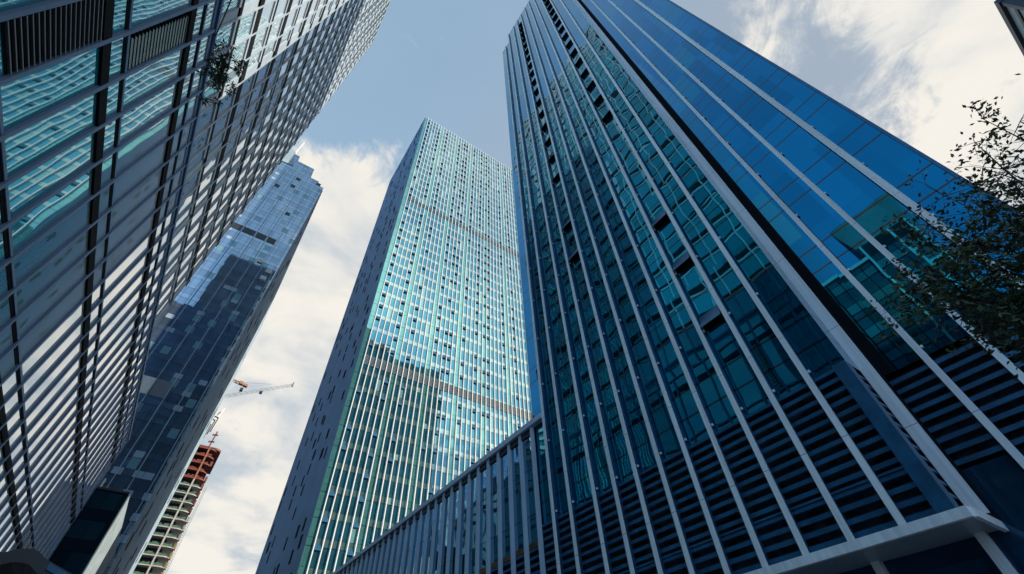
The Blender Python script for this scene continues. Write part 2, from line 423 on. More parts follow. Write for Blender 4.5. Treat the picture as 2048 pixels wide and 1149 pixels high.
part('louver_backing', MB().quad((XR + 0.4, YB, 5.3), (XR + 0.4, YR0, 5.3), (XR + 0.4, YR0, ZL), (XR + 0.4, YB, ZL)), M['void'], A)
part('street_glazing', MB().quad((XR, YE, G), (XR, YB, G), (XR, YB, ZC), (XR, YE, ZC)).quad((XR + 0.02, YB, G), (XR + 0.02, YR0, G), (XR + 0.02, YR0, 5.3), (XR + 0.02, YB, 5.3)), M['g_dark'], A)
# overhanging soffit with its pale lip
YC = 2.80
part('soffit', MB().box(XA + 0.1, XR, YC + 0.05, 62.0, ZC - 0.12, ZC - 0.02), M['soffit'], A)
part('soffit_lip', MB().box(XA - 0.06, XA + 0.1, YC, 62.0, ZC - 0.2, ZC + 0.05).box(XA + 0.1, XR, YC - 0.06, YC + 0.05, ZC - 0.2, ZC + 0.05), M['fin_grey'], A)
array('street_fin', MB().box(XR - 0.3, XR - 0.003, 3.2, 3.44, G, ZC - 0.12), M['fin_grey'], A, [(0, 2.8 * k, 0) for k in range(8)])
# plain faces that are seen only in reflections
XB = 60.0
part('rear_walls', MB().quad((XG, YE, G), (XB, YE, G), (XB, YE, ZT2), (XG, YE, ZT2)).quad((XB, YR0, G), (XR, YR0, G), (XR, YR0, ZT + 6), (XB, YR0, ZT + 6))
     .quad((XB, YE, G), (XB, YR0, G), (XB, YR0, ZT2), (XB, YE, ZT2)), M['g_rear'], A)
part('roof', MB().box(XR + 0.3, XB, YR0 + 0.1, YB, ZT + 5.2, ZT + 6).box(XG + 0.1, XB, YB + 0.01, YE - 0.1, ZT2 - 1, ZT2 - 0.1).box(XR + 1.5, XR + 12, YR0 + 1, YE - 2, ZT2, 113.5), M['roof'], A)  # last box is a hidden rooftop block added to shape the tower's shadow
# open awning windows
aw = MB()
sl = math.radians(24); hgt = 0.86
y0_, y1_ = FY[1] + 0.16, FY[2] - 0.16
zh = 13.85
dx, dz = hgt * math.sin(sl), hgt * math.cos(sl)
aw.hexa([(XG - dx, y1_, zh - dz), (XG - dx, y0_, zh - dz), (XG - dx + 0.05, y0_, zh - dz + 0.02), (XG - dx + 0.05, y1_, zh - dz + 0.02)] +
        [(XG - 0.02, y1_, zh), (XG - 0.02, y0_, zh), (XG - 0.003, y0_, zh + 0.02), (XG - 0.003, y1_, zh + 0.02)])
op = MB().box(XG - 0.02, XG - 0.004, y0_, y1_, zh - hgt, zh - 0.02)
wo_ = []
for k in range(23):
    for bay in (1, 6):
        if k < 6 and random.random() < 0.38 and not (bay == 1 and k in (0, 1)): continue
        if bay == 6 and k == 0: pass
        wo_.append((0, FY[bay] - FY[1], 4.04 * k))
first = part('awning_window', op, M['black'], A)
pane = part('awning_pane', aw, M['blue_metal'], first)
for o in wo_[1:]:
    c = copy_part(first, A, o); c2 = pane.copy(); COL.objects.link(c2); c2.parent = c

# ------------------------------------------------------------------ its low wing along the street
PW = thing('low_glass_wing', 'long low wing of dark glass with close-set grey fins, running left from the blue tower', 'building', (XA, 40, G))
ZP, YP1 = 14.9, 68.0
part('coping', MB().box(XA - 0.12, XA + 0.6, YE - 1.3, YP1, ZP - 0.35, ZP), M['wing_fin'], PW)
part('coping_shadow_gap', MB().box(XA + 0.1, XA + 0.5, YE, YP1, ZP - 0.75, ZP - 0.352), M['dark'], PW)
ys = [20.05 + 1.295 * k for k in range(38)]
array('fin', MB().box(XA, XA + 0.20, ys[0] - 0.10, ys[0] + 0.10, ZC + 0.06, ZP - 0.352), M['wing_fin'], PW, [(0, q - ys[0], 0) for q in ys])
for a, b in zip(ys[::3], ys[3::3] + [YP1]):
    part('glazing', MB().quad((XA + 0.21, b, ZC + 4.2), (XA + 0.21, a, ZC + 4.2), (XA + 0.21, a, ZP - 0.3), (XA + 0.21, b, ZP - 0.3)), M['g_podium'], PW)
lv = MB(); zz_ = ZC + 0.2
while zz_ < ZC + 4.1: lv.box(XA + 0.21, XA + 0.6, YE + 0.1, YP1, zz_, zz_ + 0.14); zz_ += 0.355
part('louver_slats', lv, M['blue_metal'], PW)
part('backing', MB().quad((XA + 0.8, YP1, G), (XA + 0.8, YE + 0.05, G), (XA + 0.8, YE + 0.05, ZC + 4.2), (XA + 0.8, YP1, ZC + 4.2)), M['black'], PW)
part('roof', MB().box(XA + 0.6, 50, YE + 0.02, YP1, ZP - 0.6, ZP - 0.2).quad((50, YP1, G), (XA + 0.8, YP1, G), (XA + 0.8, YP1, ZP - 0.6), (50, YP1, ZP - 0.6)), M['roof'], PW)

# ------------------------------------------------------------------ the grid-fronted block on the left
XL, XLG = -L, -L - 0.15
LB = thing('grid_front_office_block', 'grid-fronted office block on the left, wavy reflections in its wide panes', 'office block', (XL, 30, G))
YN, YPE, YTE = 7.6, 7.06 * L, 4.54 * L
ZPR, ZTR = 2.99 * L, 13.75 * L


def fy(k): return (1.224 + 0.2045 * k) * L


def lglass(name, y0, y1, z0, z1, parent=LB):
    return part(name, MB().quad((XLG, y0, z0), (XLG, y1, z0), (XLG, y1, z1), (XLG, y0, z1)), M['g_left' if z1 < ZPR else 'g_left2'], parent)


# storeys of the podium: dark slab gap, spandrel strip, bright transom, tall pane
gaps = [(z0 * L, z1 * L) for z0, z1 in ((0.0, 0.035), (0.655, 0.69), (1.31, 1.345), (1.952, 2.004), (2.643, 2.697))]
zlast = G
for z0, z1 in gaps:
    lglass('glazing', YN, YPE, zlast, z0)
    part('slab_gap', MB().box(XLG - 0.5, XL - 0.03, YN, YPE, z0, z1), M['black'], LB)
    zt = z1 + 0.105 * L
    lglass('spandrel', YN, YPE, z1, zt)
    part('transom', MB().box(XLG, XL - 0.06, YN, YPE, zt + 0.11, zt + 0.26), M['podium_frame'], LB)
    part('transom_gap', MB().box(XLG, XL - 0.12, YN, YPE, zt - 0.06, zt + 0.108), M['black'], LB)
    zlast = zt
lglass('glazing', YN, YPE, zlast, ZPR - 0.2)
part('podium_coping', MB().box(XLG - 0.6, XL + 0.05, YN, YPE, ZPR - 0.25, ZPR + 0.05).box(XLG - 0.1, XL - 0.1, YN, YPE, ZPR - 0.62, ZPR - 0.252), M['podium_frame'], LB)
k0, k1 = -2, 28
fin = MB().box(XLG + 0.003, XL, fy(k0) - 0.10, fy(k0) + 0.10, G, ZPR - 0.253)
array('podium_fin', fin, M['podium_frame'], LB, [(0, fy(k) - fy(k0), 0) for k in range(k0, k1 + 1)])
# two louvred bays
for kb, (z0, z1), ms, mb_ in ((-1, (1.50 * L, 1.948 * L), 'slat_dark', 'black'), (0, (2.135 * L, 2.638 * L), 'black', 'board')):
    a, b = fy(kb) + 0.15, fy(kb + 1) - 0.15
    pn = part('louver_panel', MB().box(XLG + 0.004, XLG + 0.03, a, b, z0, z1), M[mb_], LB)
    s = MB(); n = 19
    for i in range(n):
        zc = z0 + (i + 0.5) * (z1 - z0) / n
        if kb < 0: s.box(XLG + 0.03, XL - 0.03, a, b, zc - 0.025, zc + 0.025)
        else: s.box(XLG + 0.03, XLG + 0.06, a, b, zc - 0.02, zc + 0.02).box(XLG + 0.06, XLG + 0.2, a, a + 0.22, zc - 0.03, zc + 0.03)
    part('louver_slats', s, M[ms], pn)
part('podium_roof', MB().box(-48, XLG - 0.61, YN, YPE, ZPR - 0.5, ZPR), M['roof'], LB)
part('end_wall', MB().quad((XLG, YPE, G), (-48, YPE, G), (-48, YPE, ZPR), (XLG, YPE, ZPR)).quad((-48, YN, G), (XLG, YN, G), (XLG, YN, ZTR), (-48, YN, ZTR))
     .quad((XLG, YTE, ZPR), (-30, YTE, ZPR), (-30, YTE, ZTR), (XLG, YTE, ZTR)).quad((-30, YTE, ZPR), (-30, YN, ZPR), (-30, YN, ZTR), (-30, YTE, ZTR)), M['g_dark'], LB)
# the tower part over the podium
zlast = ZPR + 0.051
kk = 1
lev = []
while True:
    zc = (2.97 + 0.355 * kk) * L
    if zc > ZTR - 1: break
    lev.append((zc, kk % 2 == 0)); kk += 1
for zc, thick in lev:
    h = 0.48 if thick else 0.24
    lglass('glazing', YN, YTE, zlast, zc - h)
    part('slab_gap', MB().box(XLG - 0.3, XL - (0.02 if thick else 0.05), YN, YTE + (0.35 if thick else 0.15), zc - h, zc + h), M['black'], LB)
    part('transom', MB().box(XLG, XL - 0.06, YN, YTE, zc - h - 0.36, zc - h - 0.003), M['frame'], LB)
    zlast = zc + h
lglass('glazing', YN, YTE, zlast, ZTR)
fin = MB().box(XLG + 0.003, XL, fy(-2) - 0.09, fy(-2) + 0.09, ZPR + 0.06, ZTR)
array('tower_fin', fin, M['frame'], LB, [(0, fy(k) - fy(-2), 0) for k in range(-2, 17)])
for k in (1, 4, 7, 10, 13, 16):
    part('solid_strip', MB().box(XLG + 0.002, XL - 0.06, fy(k) - 0.80, fy(k) - 0.093, ZPR + 0.06, ZTR), M['frame'], LB)
part('roof_parapet', MB().box(-30, XL - 0.02, YN, YTE, ZTR + 0.002, ZTR + 0.8), M['frame'], LB)

# ------------------------------------------------------------------ the bright ribbed tower in the middle
BY, BX0, BX1, BYB, BZ = 74.0, 15.8, 65.0, 109.4, 183.0
B = thing('teal_ribbed_tower', 'tall teal glass tower with many bright white vertical ribs, in the middle', 'tower', (40, BY, G))
xs0 = 0.230 * BY
pit = 1.221
nb = 39
fx = [xs0 + pit * k for k in range(nb)]
pil = [6 + 6 * j for j in range(6)]                        # bays that are plain teal strips
part('corner_strip', MB().quad((BX0, BY, G), (xs0, BY, G), (xs0, BY, BZ), (BX0, BY, BZ)), M['g_teal'], B)
prev = 0
for p in pil + [nb]:
    a = fx[prev]; b = fx[p - 1] if p < nb else BX1
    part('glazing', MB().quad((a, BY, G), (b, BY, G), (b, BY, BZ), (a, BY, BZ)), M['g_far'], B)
    if p < nb: part('teal_strip', MB().quad((fx[p - 1], BY - 0.02, G), (fx[p], BY - 0.02, G), (fx[p], BY - 0.02, BZ), (fx[p - 1], BY - 0.02, BZ)), M['g_teal'], B)
    prev = p if p < nb else prev
array('rib', MB().box(fx[0] - 0.075, fx[0] + 0.075, BY - 0.32, BY - 0.003, G, BZ + 0.6), M['white_fin'], B, [(q - fx[0], 0, 0) for q in fx])
for zb, hb in ((0.748 * BY, 2.3), (1.606 * BY, 2.0)):
    pn = part('plant_band', MB().box(fx[0], BX1, BY - 0.06, BY - 0.004, zb, zb + hb), M['dark'], B)
    s = MB(); zq = zb + 0.1
    while zq < zb + hb: s.box(fx[0], BX1, BY - 0.16, BY - 0.06, zq, zq + 0.13); zq += 0.32
    part('band_slats', s, M['band_slat'], pn)
bw = MB().box(fx[0] + 0.12, fx[1] - 0.12, BY - 0.03, BY - 0.005, 0, 0.55)
bp = MB().hexa([(fx[0] + 0.12, BY - 0.34, -0.42), (fx[1] - 0.12, BY - 0.34, -0.42), (fx[1] - 0.12, BY - 0.30, -0.40), (fx[0] + 0.12, BY - 0.30, -0.40),
                (fx[0] + 0.12, BY - 0.04, 0.55), (fx[1] - 0.12, BY - 0.04, 0.55), (fx[1] - 0.12, BY - 0.01, 0.57), (fx[0] + 0.12, BY - 0.01, 0.57)])
cols = {0, 4, 7, 12, 14, 15, 18, 21, 23, 24, 28, 31, 35, 37}
offs = []
for fl in range(2, 46):
    zf = (0.411 + 0.052 * (fl - 6)) * BY - 0.55
    if any(abs(zf - q * BY) < 2.6 for q in (0.755, 1.613)): continue
    for c in sorted(cols):
        if random.random() < (0.10 if c in (0, 4) else 0.28): continue
        offs.append((pit * c, 0, zf))
offs.sort(key=lambda o: o[2] * 1.0 + o[0] * 0.8)
offs = [o for o in offs if o[2] > 12]
base_o = offs[0]
for mbx in (bw, bp): mbx.v = [(a + base_o[0], b, c + base_o[2]) for a, b, c in mbx.v]
array('open_window', bw, M['black'], B, offs)
array('window_flap', bp, M['blue_metal'], B, offs)
part('side_wall', MB().quad((BX0, BYB, G), (BX0, BY, G), (BX0, BY, BZ), (BX0, BYB, BZ)), M['clad'], B)
s = MB(); q = BY + 0.5
while q < BYB: s.box(BX0 - 0.16, BX0 - 0.002, q - 0.09, q + 0.09, G, BZ); q += 0.85
part('side_ribs', s, M['clad'], B)
so = []
for fl in range(3, 46):
    zf = 6 + 3.848 * fl
    for yc, pr in ((77.5, .75), (81, .5), (88, 1.2), (90.5, .6), (96, .5), (101, .6), (104, .3), (107, .5)):
        if random.random() < pr * 0.75: so.append((0, yc + random.uniform(-1, 1) * 0.6, zf + random.choice((0, 0, 1.2))))
sb = MB().box(BX0 - 0.20, BX0 - 0.003, so[0][1] - 0.42, so[0][1] + 0.42, so[0][2], so[0][2] + 1.9)
random.shuffle(so[1:])
array('window_slot', sb, M['black'], B, so)
part('roof', MB().box(BX0 + 0.1, BX1, BY + 0.1, BYB, BZ - 0.6, BZ - 0.05).quad((BX1, BY, G), (BX1, BYB, G), (BX1, BYB, BZ), (BX1, BY, BZ)).quad((BX1, BYB, G), (BX0, BYB, G), (BX0, BYB, BZ), (BX1, BYB, BZ)), M['roof'], B)
part('parapet', MB().box(BX0 - 0.12, BX0 + 0.3, BY + 0.0, BYB, BZ - 0.05, BZ + 0.7).box(BX0 + 0.31, BX1, BY + 0.02, BY + 0.3, BZ - 0.05, BZ + 0.5), M['clad_pale'], B)

# ------------------------------------------------------------------ the stepped tower behind the left block
CY, CX1, CX0, CYB = 108.0, -7.0, -52.0, 199.0
C = thing('stepped_glass_tower', 'glass tower with a stepped top and scattered pale blinds, behind the left office block', 'tower', (-20, CY, G))
steps = [(CX0, -22.5, 164.7), (-22.5, -19.8, 164.7), (-19.8, -13.1, 161.2), (-13.1, -9.5, 155.0), (-9.5, CX1, 152.5)]
for a, b, zt in steps:
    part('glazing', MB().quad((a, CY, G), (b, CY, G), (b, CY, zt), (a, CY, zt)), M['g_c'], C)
    part('roof_step', MB().box(a + 0.02, b - 0.02, CY + 0.05, CY + 14, zt - 0.5, zt - 0.1), M['clad_pale'], C)
    part('step_side', MB().quad((b, CY, zt - 12), (b, CY + 14, zt - 12), (b, CY + 14, zt), (b, CY, zt)), M['clad_pale'], C)
part('crown_panel', MB().hexa([(-26, CY - 0.25, 156), (-19.8, CY - 0.25, 156.5), (-19.8, CY + 6, 156.5), (-26, CY + 6, 156), (-26, CY - 0.25, 168.5), (-21.8, CY - 0.25, 165.6), (-21.8, CY + 6, 165.6), (-26, CY + 6, 168.5)]), M['clad_pale'], C)
mx = [-0.195, -0.160, -0.130, -0.1025, -0.0725]
array('mullion', MB().box(mx[0] * CY - 0.06, mx[0] * CY + 0.06, CY - 0.35, CY - 0.003, G, 152), M['clad_pale'], C, [((q - mx[0]) * CY, 0, 0) for q in mx[:2]])
array('mullion', MB().box(mx[2] * CY - 0.07, mx[2] * CY + 0.07, CY - 0.2, CY - 0.003, G, 150), M['clad_pale'], C, [((q - mx[2]) * CY, 0, 0) for q in mx[2:]])
array('mullion', MB().box(-0.23 * CY - 0.09, -0.23 * CY + 0.09, CY - 0.35, CY - 0.003, G, 160), M['clad_pale'], C, [(-3.4 * k, 0, 0) for k in range(5)])
for a, b in ((-0.262, -0.232), (-0.228, -0.197), (-0.193, -0.162), (-0.158, -0.132), (-0.128, -0.106)):
    part('plant_opening', MB().box(a * CY, b * CY, CY - 0.12, CY - 0.004, 1.043 * CY, 1.066 * CY), M['dark'], C)
part('plain_band', MB().box(-0.193 * CY, -0.161 * CY, CY - 0.1, CY - 0.004, 0.515 * CY, 0.552 * CY), M['stone'], C)  # sunlit stretch of the band, its light put into the pale colour
part('plain_band', MB().box(-0.159 * CY, -0.131 * CY, CY - 0.1, CY - 0.004, 0.515 * CY, 0.552 * CY), M['slat_dark'], C)  # shadowed stretch of the same band, the shade put into its colour
ow = []
for xq, zq in ((-0.113, 0.955), (-0.082, 0.93), (-0.086, 0.90), (-0.147, 1.385), (-0.149, 1.335), (-0.084, 1.41), (-0.118, 1.19), (-0.188, 1.30)):
    ow.append((xq * CY, 0, zq * CY))
array('open_window', MB().box(ow[0][0] - 0.75, ow[0][0] + 0.75, CY - 0.35, CY - 0.02, ow[0][2], ow[0][2] + 1.5), M['stone'], C, ow[:3], label='pale open window flap')
array('open_window', MB().box(ow[3][0] - 0.75, ow[3][0] + 0.75, CY - 0.1, CY - 0.02, ow[3][2], ow[3][2] + 1.6), M['dark'], C, ow[3:])
part('side_wall', MB().quad((CX1, CY, G), (CX1, CYB, G), (CX1, CYB, 152), (CX1, CY, 152)), M['clad_pale'], C)
s = MB(); q = CY + 1.2
while q < CYB: s.box(CX1 + 0.002, CX1 + 0.22, q - 0.14, q + 0.14, G, 152); q += 1.9
part('side_ribs', s, M['clad_pale'], C)
so = []
for fl in range(1, 40):
    for yc in (114, 121, 132, 141, 152, 166, 183):
        if random.random() < 0.36: so.append((0, yc + random.uniform(-3, 3), 3.6 * fl + 4))
sb = MB().box(CX1 + 0.003, CX1 + 0.28, so[0][1] - 1.1, so[0][1] + 1.1, so[0][2], so[0][2] + 2.6)
array('window_slot', sb, M['black'], C, so)
part('rear_walls', MB().quad((CX1, CYB, G), (CX0, CYB, G), (CX0, CYB, 152), (CX1, CYB, 152)).quad((CX0, CYB, G), (CX0, CY, G), (CX0, CY, 152), (CX0, CYB, 152)).quad((CX1, CY + 14, 151.9), (CX1, CYB, 151.9), (CX0, CYB, 151.9), (CX0, CY + 14, 151.9)), M['clad'], C)
part('roof_mast', MB().bar((-22.1, CY + 1, 164), (-21.6, CY + 1, 177.2), 0.32).bar((-22.1, CY + 2.2, 164), (-22.0, CY + 2.2, 171), 0.3), M['white_steel'], C)

# the low glass annex in front of it
AN = thing('low_glass_annex', 'low dark glass annex with a pale striped side, below the stepped tower', 'building', (-20, 90, G))
wy, wx, wz = 80.3, -7.70, 27.1
part('front_glazing', MB().quad((-40, wy, G), (wx, wy, G), (wx, wy, wz), (-40, wy, wz)), M['g_annex'], AN)
part('side_wall', MB().quad((wx, wy, G), (wx, CY - 0.02, G), (wx, CY - 0.02, wz), (wx, wy, wz)), M['annex_stone'], AN)
s = MB(); q = wy + 0.3
while q < CY: s.box(wx + 0.002, wx + 0.12, q - 0.1, q + 0.1, G, wz); q += 1.0
part('side_ribs', s, M['annex_stone'], AN)
part('roof', MB().box(-40, wx - 0.02, wy + 0.1, CY - 0.02, wz - 0.5, wz - 0.1).box(-40, wx, wy - 0.1, wy + 0.09, wz - 0.1, wz + 0.15), M['dark'], AN)
part('roof_pole', MB().bar((-11.3, wy + 1, wz - 0.1), (-11.3, wy + 1, wz + 1.6), 0.2), M['white_steel'], AN)

# ------------------------------------------------------------------ the tower under construction
DY = 215.0
DT = thing('unfinished_concrete_tower', 'unfinished concrete tower of open floors, its top floors red, far up the street', 'building', (-6, DY, G))
dx0, dx1, ddep, rad = -16.0, 1.0, 26.0, 2.6


def slab_outline(x0, x1, y0, y1, r):
    p = [(x0, y0), (x1 - r, y0)]
    for i in range(1, 8):
        a = -math.pi / 2 + i * (math.pi / 2) / 8
        p.append((x1 - r + r * math.cos(a), y0 + r + r * math.sin(a)))
    return p + [(x1, y0 + r), (x1, y1), (x0, y1)]


top = 0.441 * DY; fp = 0.01435 * DY
nfl = 31
for i in range(nfl):
    zf = top - fp * i
    redf = i < 5
    shrink = 1.0 if i < 4 else 0.35
    xr = dx1 - shrink + (0.6 if i > 8 else 0)
    part('floor_slab', MB().prism(slab_outline(dx0, xr, DY, DY + ddep, rad), zf - (0.46 if not redf else 0.55), zf - 0.12), M['red'] if redf else M['concrete'], DT,
         'red formwork floor edge' if redf else None)
    if i:
        for (a, b) in ((dx0, -3.6), (-3.0, xr - 1.2)):
            nm = MB(); xq = a
            while xq < b - 0.3:
                nm.box(xq, min(b, xq + 0.80), DY + 0.35, DY + 0.42, zf - 0.12, zf + 0.75 + random.uniform(-0.3, 0.25)); xq += 0.8
            part('safety_net', nm, M['dark_red'] if redf else M['net'], DT)
        if i % 2 == 0 or i > 4:
            part('edge_platform', MB().box(xr - 0.5, xr + 0.35, DY + 1.2, DY + 3, zf - 0.5, zf + 1.5), M['red'] if i < 9 else (M['yellow'] if i > 11 else M['concrete']), DT)
colm = MB()
for xq in (-14.5, -9.2, -3.3):
    part('column', MB().box(xq - 0.28, xq + 0.28, DY - 0.06, DY + 0.5, top - fp * 4 - 0.7, top + 0.5), M['rust'], DT)
    part('column', MB().box(xq - 0.28, xq + 0.28, DY - 0.06, DY + 0.5, G, top - fp * 4 - 0.702), M['concrete'], DT)
part('core', MB().box(dx0 + 1, dx1 - 3.2, DY + 3.0, DY + ddep - 1, G, top - 0.8), M['dark'], DT)
part('red_parapet', MB().prism(slab_outline(dx0, dx1 + 0.3, DY + 0.2, DY + ddep, rad), top - 0.1, top + 0.7), M['red'], DT)
mast = MB().bar((-3.9, DY + 1, top), (-3.5, DY + 1, 0.478 * DY), 0.5)
mast.bar((-5.0, DY + 1, top + 3.0), (-2.8, DY + 1, top + 3.3), 0.5).bar((-4.8, DY + 1, top + 6.2), (-2.6, DY + 1, top + 6.5), 0.5)
part('red_mast', mast, M['red'], DT)
h = MB(); hx = 0.0088 * DY; z0, z1 = 30.0, 0.371 * DY
for ox, oy in ((-.35, 0), (.35, 0), (-.35, .7), (.35, .7)): h.bar((hx + ox, DY - 0.6 + oy, z0), (hx + ox, DY - 0.6 + oy, z1), 0.09)
zq = z0
while zq < z1 - 0.7:
    h.bar((hx - .35, DY - 0.6, zq), (hx + .35, DY - 0.6, zq + 0.7), 0.07).bar((hx - .35, DY - 0.6, zq), (hx + .35, DY - 0.6, zq), 0.07); zq += 0.75
part('hoist_mast', h, M['slat'], DT)


def lattice(mb, p, q, wd, ht, seg, w):
    p = Vector(p); q = Vector(q); d = (q - p); n = max(2, int(d.length / seg))
    side = d.normalized().cross(Vector((0, 0, 1))).normalized() * wd / 2; up = Vector((0, 0, ht))
    rows = [(p - side, q - side), (p + side, q + side), (p + up, q + up)]
    for a, b in rows: mb.bar(a, b, w)
    for i in range(n):
        t0, t1 = i / n, (i + 1) / n; tm = (t0 + t1) / 2
        for a, b in rows[:2]:
            mb.bar(a.lerp(b, t0), rows[2][0].lerp(rows[2][1], tm), w * 0.7); mb.bar(rows[2][0].lerp(rows[2][1], tm), a.lerp(b, t1), w * 0.7)
    return mb


K = 230.0
CR = thing('white_tower_crane', 'tower crane with a long pale lattice jib, beyond the stepped tower', 'crane', (-12.5, K, G), 'construction cranes')
part('mast', MB().box(-13.6, -11.6, K - 1, K + 1, G, 124), M['white_steel'], CR)
part('jib', lattice(MB(), (-14.5, K, 0.535 * K), (0.0845 * K, K, 0.6235 * K), 1.4, 1.4, 2.4, 0.10), M['slat'], CR)
part('trolley', MB().box(0.024 * K, 0.03 * K, K - 0.8, K + 0.8, 0.5825 * K, 0.587 * K), M['dark'], CR)
part('jib_tip', MB().box(0.083 * K, 0.0855 * K, K - 0.8, K + 0.8, 0.622 * K, 0.632 * K), M['slat'], CR)
part('tie_rope', MB().bar((-12.5, K, 0.585 * K), (0.04 * K, K, 0.612 * K), 0.10), M['slat'], CR)
CO = thing('orange_tower_crane', 'tower crane with a short orange counter-jib, poking out above the white jib', 'crane', (-16, K + 20, G), 'construction cranes')
K2 = K + 20
part('mast', MB().box(-17, -15, K2 - 1, K2 + 1, G, 0.59 * K2), M['orange'], CO)
part('counter_jib', lattice(MB(), (-15.0, K2, 0.598 * K2), (-0.003 * K2, K2, 0.588 * K2), 1.8, 1.1, 2.0, 0.3), M['orange'], CO)
part('winch', MB().box(-0.022 * K2, -0.014 * K2, K2 - 1, K2 + 1, 0.5905 * K2, 0.597 * K2).box(-0.012 * K2, -0.004 * K2, K2 - 0.9, K2 + 0.9, 0.588 * K2, 0.5935 * K2), M['orange'], CO)
part('counterweight', MB().box(-0.0145 * K2, -0.0085 * K2, K2 - 1, K2 + 1, 0.5755 * K2, 0.5815 * K2), M['dark'], CO)
SC = thing('climbing_scaffold', 'black climbing scaffold frames against the sky, at the edge of the stepped tower', 'scaffold', (-8.5, K, G))
s = MB()
for (a, b) in (((-0.0365, 0.488), (-0.0375, 0.458)), ((-0.0335, 0.488), (-0.0345, 0.458))): s.bar((a[0] * K, K, a[1] * K), (b[0] * K, K, b[1] * K), 0.45)
zq = 0.459
while zq < 0.487: s.bar((-0.0378 * K, K, zq * K), (-0.0335 * K, K, zq * K + 0.1), 0.55); zq += 0.0042
part('ladder_frame', s, M['black'], SC)
s = MB().bar((-0.030 * K, K, 0.497 * K), (-0.0315 * K, K, 0.466 * K), 0.4).bar((-0.0365 * K, K, 0.4985 * K), (-0.0298 * K, K, 0.4975 * K), 0.4)
s.bar((-0.0265 * K, K, 0.504 * K), (-0.0285 * K, K, 0.472 * K), 0.4).bar((-0.0365 * K, K, 0.506 * K), (-0.0262 * K, K, 0.504 * K), 0.4)
part('rail_frame', s, M['black'], SC)
part('support_mast', MB().box(-0.043 * K, -0.0375 * K, K + 1, K + 3, G, 0.505 * K).bar((-0.04 * K, K + 1, 0.495 * K), (-0.0275 * K, K + 1, 0.52 * K), 0.5).bar((-0.027 * K, K, 0.505 * K), (-0.024 * K, K, 0.527 * K), 0.5), M['white_steel'], SC)

# ------------------------------------------------------------------ roof corner at the top right, and the block mirrored in the blue glass
kq = 66.0
nx, ny, nz = 1.0766 * kq, -0.516 * kq, 1.138 * kq
N = thing('grey_corner_building', 'grey panelled building whose dark roof corner shows at the top right', 'building', (nx, ny, G))
part('north_wall', MB().quad((nx + 45, ny, G), (nx, ny, G), (nx, ny, nz), (nx + 45, ny, nz)), M['clad_pale'], N)
part('street_wall', MB().quad((nx, ny, G), (nx, ny - 60, G), (nx, ny - 60, nz), (nx, ny, nz)), M['dark'], N)
part('roof_edge', MB().box(nx - 0.4, nx + 45, ny - 60, ny + 0.5, nz, nz + 0.9), M['dark'], N)
part('corner_trim', MB().box(nx - 0.3, nx + 0.5, ny - 0.3, ny + 0.3, G, nz - 0.003), M['dark'], N)
s = MB()
for i in range(9): s.box(nx + 0.51, nx + 45, ny + 0.003, ny + 0.2, nz - 2.2 - 4 * i, nz - 1.7 - 4 * i)
part('wall_bands', s, M['dark'], N)
EX = -23.4
EB = thing('flat_roof_block', 'block with a pale flared flat roof, mirrored in the right glass of the blue tower', 'building', (EX - 10, 0, G))
part('wall', MB().box(EX - 18, EX, -4.0, 1.6, G, 42.6), M['g_e'], EB)
part('wing', MB().box(EX - 18, EX - 0.02, 1.62, 7.4, G, 42.5), M['g_e'], EB)
part('roof', MB().hexa([(EX - 18, -4.2, 44.8), (EX + 0.2, -4.2, 44.8), (EX + 0.2, 2.0, 44.8), (EX - 18, 2.0, 44.8), (EX - 18, -5.2, 48.6), (EX + 1.6, -5.2, 48.6), (EX + 1.6, 2.8, 48.6), (EX - 18, 2.8, 48.6)]), M['annex_stone'], EB)
s = MB()
for yq in (-4.0, -2.2, -0.3, 1.5): s.box(EX + 0.002, EX + 0.3, yq - 0.12, yq + 0.12, G, 44.8)
for zq in range(1, 12): s.box(EX + 0.003, EX + 0.22, -3.85, -2.33, 42.6 - 2.6 * zq, 42.85 - 2.6 * zq)
part('frame', s, M['white_fin'], EB)
part('cornice', MB().box(EX - 18, EX + 0.3, 1.65, 7.6, 42.51, 43.0), M['white_fin'], EB)

RT = thing('round_tower', 'pale round tower with banded storeys, mirrored in the end panes of the low wing', 'tower', (-74, 128, G))
def ring(rad, z0, z1): return MB().prism([(-74 + rad * math.cos(2 * math.pi * i / 40), 128 + rad * math.sin(2 * math.pi * i / 40)) for i in range(40)], z0, z1)
part('glass_drum', ring(11.5, G, 88), M['g_e'], RT)
for i in range(22): part('storey_band', ring(12.0, 4 + 3.9 * i, 5.4 + 3.9 * i), M['stone'], RT)
part('crown', ring(9.5, 88.002, 94), M['stone'], RT)

# ------------------------------------------------------------------ dark canopy at the lower left
CN = thing('dark_canopy', 'dark rounded canopy at the foot of the left office block', 'canopy', (-5.0, 28.0, G))
prof = [(-8.5, 6.35), (-6.6, 6.45), (-5.5, 6.55), (-5.1, 6.74), (-4.8, 6.77), (-4.5, 6.72), (-4.2, 6.52), (-3.7, 6.32), (-3.2, 6.14), (-2.6, 5.95), (-1.8, 5.6)]
s = MB()
for (a, b), (c, d) in zip(prof[:-1], prof[1:]):
    s.hexa([(a, 28.0, b - 0.5), (c, 28.0, d - 0.5), (c, 33, d - 0.5), (a, 33, b - 0.5), (a, 28.0, b), (c, 28.0, d), (c, 33, d), (a, 33, b)])
part('hood', s, M['dark'], CN)
part('fascia', MB().hexa([(-3.9, 27.9, 6.1), (-2.0, 27.9, 5.45), (-2.0, 27.995, 5.45), (-3.9, 27.995, 6.1), (-3.9, 27.9, 6.33), (-2.0, 27.9, 5.62), (-2.0, 27.995, 5.62), (-3.9, 27.995, 6.33)]), M['blue_metal'], CN)
